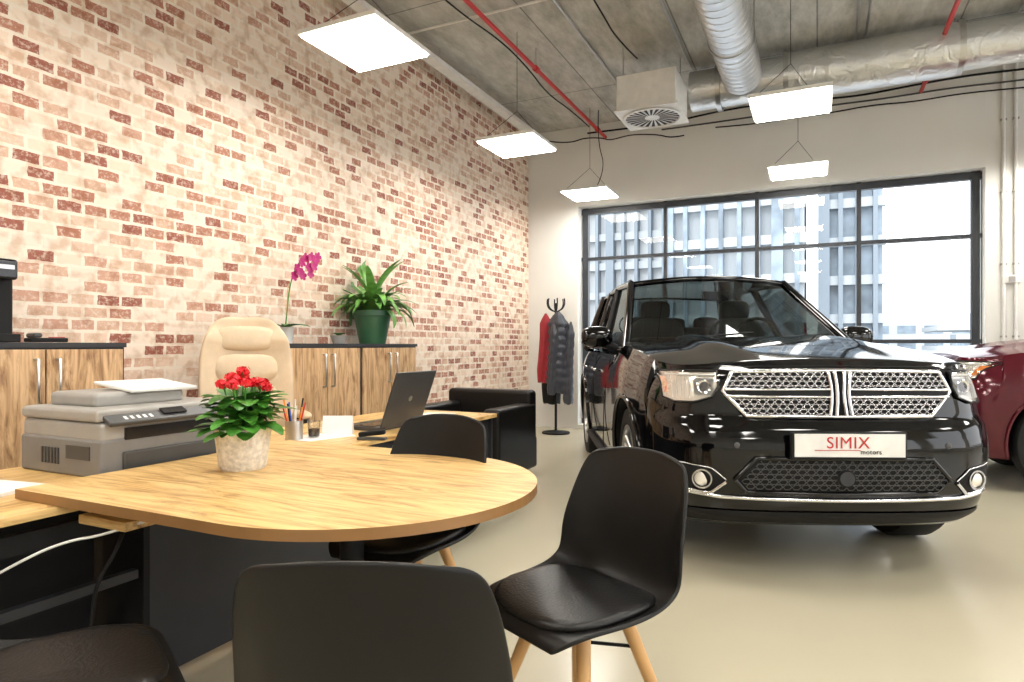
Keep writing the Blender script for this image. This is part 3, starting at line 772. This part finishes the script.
g=empty('coffee_glass',(*desk_pt(314,438,.718),.718)); lathe('glass',[(0,.002),(.028,.002),(.034,.09),(.031,.09),(.026,.008),(0,.008)],M_lens,g); lathe('drink',[(0,.05),(.029,.05),(.026,.009),(0,.009)],M_soil,g)
g=empty('stapler',(*desk_pt(372,440,.718),.718),.3); box('base',(0,0,.008),(.15,.04,.014),M_greyd,g,.004); box('arm',(0,0,.035),(.14,.03,.025),M_blackm,g,.008,rot=(0,-.12,0)); 
box('paper_sheet',(-2.38,3.75,.7205),(.21,.30,.004),M_paper,rot=(0,0,.2)); box('paper_sheet',(-2.36,2.60,.7205),(.21,.30,.004),M_paper,rot=(0,0,-.3))

# ---------------------------------------------------------------- plants
def leafmesh(V,F,base,az,el,L,wd,droop,n=7,fold=.25,shape=1,xmin=None):
    d=Vector((math.cos(az),math.sin(az),0)); s=Vector((-math.sin(az),math.cos(az),0)); b0=len(V)
    p=Vector(base); e=el
    for i in range(n+1):
        t=i/n; w=wd*(math.sin(math.pi*min(1,(t*.93+.05)))**shape)
        up=Vector((0,0,1))*math.cos(e)-d*math.sin(e)
        V.append(p-s*w+up*w*fold); V.append(p.copy()); V.append(p+s*w+up*w*fold)
        if xmin is not None:
            for q in V[-3:]: q.x=max(q.x,xmin+random.uniform(0,.01))
        p=p+(d*math.cos(e)+Vector((0,0,1))*math.sin(e))*(L/n); e-=droop/n
    for i in range(n):
        for j in (0,1): a=b0+i*3+j; F.append((a,a+1,a+4,a+3))
    return p
tx,ty=desk_pt(243,468,.75)
g=empty('potted_kalanchoe',(tx,ty,.75))
lathe('pot',[(0,.0),(.075,.0),(.082,.01),(.098,.14),(.099,.15),(.088,.15),(.084,.13),(0,.13)],M_pothw,g)
lathe('soil',[(0,.137),(.085,.132)],M_soil,g)
V=[];F=[]
for k in range(130):
    az=random.uniform(0,6.28); r=random.uniform(0,.08); h=random.uniform(.13,.26)
    leafmesh(V,F,(r*math.cos(az),r*math.sin(az),h),az+random.uniform(-.5,.5),random.uniform(-.1,.7),random.uniform(.07,.12),random.uniform(.024,.036),random.uniform(.3,1.0),6,.2,.6)
mo('leaves',V,F,M_leaf,g)
V=[];F=[];st=[]
for c in range(12):
    a=c*2.4;r=.026*math.sqrt(c);cxx,cyy,cz=r*math.cos(a),r*math.sin(a),.35-r*.5+random.uniform(-.015,.015)
    st.append([(cxx*.3,cyy*.3,.13),(cxx,cyy,cz)])
    for k in range(30):
        q=Vector((random.gauss(0,1),random.gauss(0,1),random.gauss(0,.8))).normalized()*random.uniform(.012,.026)
        bx,by,bzz=cxx+q.x,cyy+q.y,cz+q.z*.7
        nrm=q.normalized(); t1=nrm.orthogonal().normalized(); t2=nrm.cross(t1)
        for m_ in range(4):
            a1=m_*math.pi/2+k; dd=t1*math.cos(a1)+t2*math.sin(a1); ss=t2*math.cos(a1)-t1*math.sin(a1); b0=len(V); c0=Vector((bx,by,bzz))
            V+=[c0,c0+dd*.006+ss*.005+nrm*.002,c0+dd*.012+nrm*.001,c0+dd*.006-ss*.005+nrm*.002]; F.append((b0,b0+1,b0+2,b0+3))
mo('flowers',V,F,M_flred,g,False); tube('stems',st,.003,M_leaf,g)
fx,fy=-3.66,4.72
g=empty('potted_fern',(fx,fy,1.215))
lathe('pot',[(0,0),(.115,0),(.12,.01),(.165,.25),(.18,.252),(.182,.30),(.170,.30),(.155,.26),(0,.26)],M_potg,g)
lathe('soil',[(0,.275),(.163,.27)],M_soil,g)
V=[];F=[]
for k in range(75):
    az=k*2.4; el=random.uniform(.6,1.5)
    leafmesh(V,F,(.05*math.cos(az),.05*math.sin(az),.27),az,el,random.uniform(.28,.48),random.uniform(.022,.040),random.uniform(1.2,2.8),10,.25,.7,xmin=-.215)
for k in range(9):
    leafmesh(V,F,(0,0,.27),k*1.3,1.45,random.uniform(.50,.68),.040,1.0,10,.3,.7,xmin=-.215)
mo('leaves',V,F,M_leafd,g)
ox,oy=-3.66,3.66
g=empty('potted_orchid',(ox,oy,1.215))
lathe('pot',[(0,0),(.05,0),(.065,.12),(.07,.125),(.062,.125),(0,.11)],M_white,g)
V=[];F=[]
for k in range(6): leafmesh(V,F,(0,0,.11),k*1.1,.5,.20,.03,.9,8,.2,.6,xmin=-.2)
mo('leaves',V,F,M_leaf,g)
stem=[(0,0,.1),(.0,.02,.3),(.01,.05,.5),(.03,.12,.66),(.05,.24,.70)]
tube('stem',stem,.005,M_leaf,g,smooth=True); tube('stake',[(0,0,.1),(.0,.03,.45)],.003,M_leg,g)
V=[];F=[]
for k,(a,b,c) in enumerate([(.01,.06,.52),(.02,.08,.58),(.03,.12,.63),(.03,.16,.67),(.05,.2,.68),(.05,.25,.66),(.03,.1,.55),(.05,.17,.60),(.06,.22,.61),(.02,.14,.53),(.05,.27,.69),(.04,.2,.55)]):
    for m_ in range(5):
        t=m_*2*math.pi/5+k
        bb=len(V); c0=Vector((a+.02,b,c)); d=Vector((.15,math.cos(t),math.sin(t)))
        s=Vector((0,-math.sin(t),math.cos(t)))
        V+= [c0,c0+d*.018+s*.016,c0+d*.034+s*.014,c0+d*.042,c0+d*.034-s*.014,c0+d*.018-s*.016]; F.append(tuple(bb+i for i in range(6)))
mo('blossoms',V,F,M_flmag,g,False)
g=empty('small_pot',(-3.62,4.22,1.215)); lathe('bowl',[(0,0),(.05,0),(.075,.07),(.07,.07),(0,.05)],M_greyl,g); V=[];F=[]
for k in range(18): leafmesh(V,F,(0,0,.05),k*2.4,.9,.10,.012,1.2,5)
mo('leaves',V,F,M_leaf,g)
g=empty('coffee_machine',(-3.66,1.66,1.216))
box('body',(-.03,0,.20),(.24,.26,.40),M_blackm,g,.02); box('drip_tray',(.12,0,.02),(.14,.22,.04),M_blackm,g,.006); box('head',(.09,0,.35),(.16,.22,.1),M_screen,g,.015); cyl('spout',(.12,0,.26),(.12,0,.31),.02,M_chrome,g); box('strip',(.172,0,.36),(.004,.18,.02),M_alu,g)
g=empty('desk_phone',(-3.60,1.95,1.216),-.3); box('base',(0,0,.012),(.16,.16,.022),M_blackm,g,.006); box('handset',(0,-.05,.036),(.17,.04,.024),M_greyd,g,.010); box('label',(.03,.04,.026),(.06,.06,.004),M_redpipe,g)

# ---------------------------------------------------------------- coat rack
X,Y=c2r(.60,8.75)
g=empty('coat_rack',(X,Y,0))
cyl('pole',(0,0,.03),(0,0,1.78),.018,M_blackm,g); lathe('base',[(0,.0),(.19,.0),(.19,.02),(.03,.045),(0,.045)],M_blackm,g)
for k in range(6):
    a=k*math.pi/3; c,s=math.cos(a),math.sin(a)
    tube('hook_%d'%k,[(0,0,1.66),(.09*c,.09*s,1.68),(.14*c,.14*s,1.78),(.12*c,.12*s,1.84)],.009,M_blackm,g,smooth=True)
    tube('lower_hook_%d'%k,[(0,0,1.52),(.07*c,.07*s,1.50),(.10*c,.10*s,1.56)],.008,M_blackm,g,smooth=True)
def jac(nm,ox,oy,z0,z1,rx,ry,mat,puff,nb=9,ph=0):
    V=[];F=[];nz=54;ns=28
    for i in range(nz+1):
        t=i/nz; z=z1+(z0-z1)*t
        sh=interp(t,[(0,.12),(.05,.4),(.14,.8),(.5,.9),(.8,1.1),(1,.95)])
        bulge=1+puff*abs(math.sin(t*math.pi*nb))
        for j in range(ns):
            a=2*math.pi*j/ns; fr=1+.14*math.sin(4*a+t*2+ph)+.07*math.sin(9*a+1+ph)
            V.append((ox+rx*sh*bulge*fr*math.cos(a)+.02*math.sin(t*3+ph),oy+ry*sh*bulge*fr*math.sin(a),z+.015*math.sin(3*a+ph)*t))
    for i in range(nz):
        for j in range(ns): F.append((i*ns+j,i*ns+(j+1)%ns,(i+1)*ns+(j+1)%ns,(i+1)*ns+j))
    F.append(tuple(range(ns)));F.append(tuple(reversed(range(nz*ns,nz*ns+ns))))
    return mo(nm,V,F,mat,g)
jac('puffer_jacket',.07,-.10,.56,1.66,.14,.10,M_jacket,.12,10)
jac('jacket_sleeve_r',.23,-.08,.42,1.52,.06,.07,M_jacket,.14,9,2)
jac('jacket_sleeve_l',.03,-.20,.55,1.50,.055,.05,M_jacket,.12,9,1)
jac('red_jacket',-.15,-.04,.70,1.64,.09,.09,M_scarf,.03,3,1)
jac('dark_coat',-.08,.09,.40,1.62,.13,.10,M_blackm,.03,2,2)

g=empty('desk_cables')
tube('black_cable',[(-2.02,1.36,.71),(-1.90,1.24,.60),(-1.93,1.18,.5),(-1.95,1.18,.35),(-1.98,1.14,.2),(-2.02,1.1,.012)],.006,M_blackm,g,smooth=True)
tube('white_cable',[(-2.12,.95,.52),(-2.05,1.02,.58),(-1.98,1.12,.63),(-1.86,1.17,.65),(-1.75,1.3,.70)],.004,M_paper,g,smooth=True)

# ---------------------------------------------------------------- light, world, camera
w=bpy.data.worlds.new('World'); S.world=w; w.use_nodes=True; nt=w.node_tree
bg=nt.nodes['Background']; tc=nt.nodes.new('ShaderNodeTexCoord'); sx=nt.nodes.new('ShaderNodeSeparateXYZ')
nt.links.new(tc.outputs['Generated'],sx.inputs[0])
r=ramp(nt,[(0,(.85,.87,.9)),(.5,(1,1,1)),(1,(.80,.89,1))]); 
ma=nt.nodes.new('ShaderNodeMath'); ma.operation='MULTIPLY_ADD'; ma.inputs[1].default_value=.5; ma.inputs[2].default_value=.5
nt.links.new(sx.outputs['Z'],ma.inputs[0]); nt.links.new(ma.outputs[0],r.inputs['Fac']); nt.links.new(r.outputs['Color'],bg.inputs['Color'])
bg.inputs['Strength'].default_value=3.3
sl=bpy.data.lights.new('sun','SUN'); sl.energy=1.0; sl.angle=.3; so=bpy.data.objects.new('sun',sl); so.rotation_euler=(math.radians(50),0,math.radians(-12)); COL.objects.link(so)

cam=bpy.data.cameras.new('camera'); co=bpy.data.objects.new('camera',cam); COL.objects.link(co)
co.location=(0,0,1.2); co.rotation_euler=(math.pi/2,0,math.radians(25.5)); cam.lens=22.5; cam.sensor_width=36; cam.shift_y=.0044; cam.clip_start=.02; cam.clip_end=400
if ZOOM:
    zf,px,py=ZOOM; cam.lens*=zf; cam.shift_x=(px-512)/1024*zf; cam.shift_y=(.0044+(341-py)/1024)*zf
S.camera=co
S.view_settings.view_transform='Standard'
S.view_settings.exposure=0
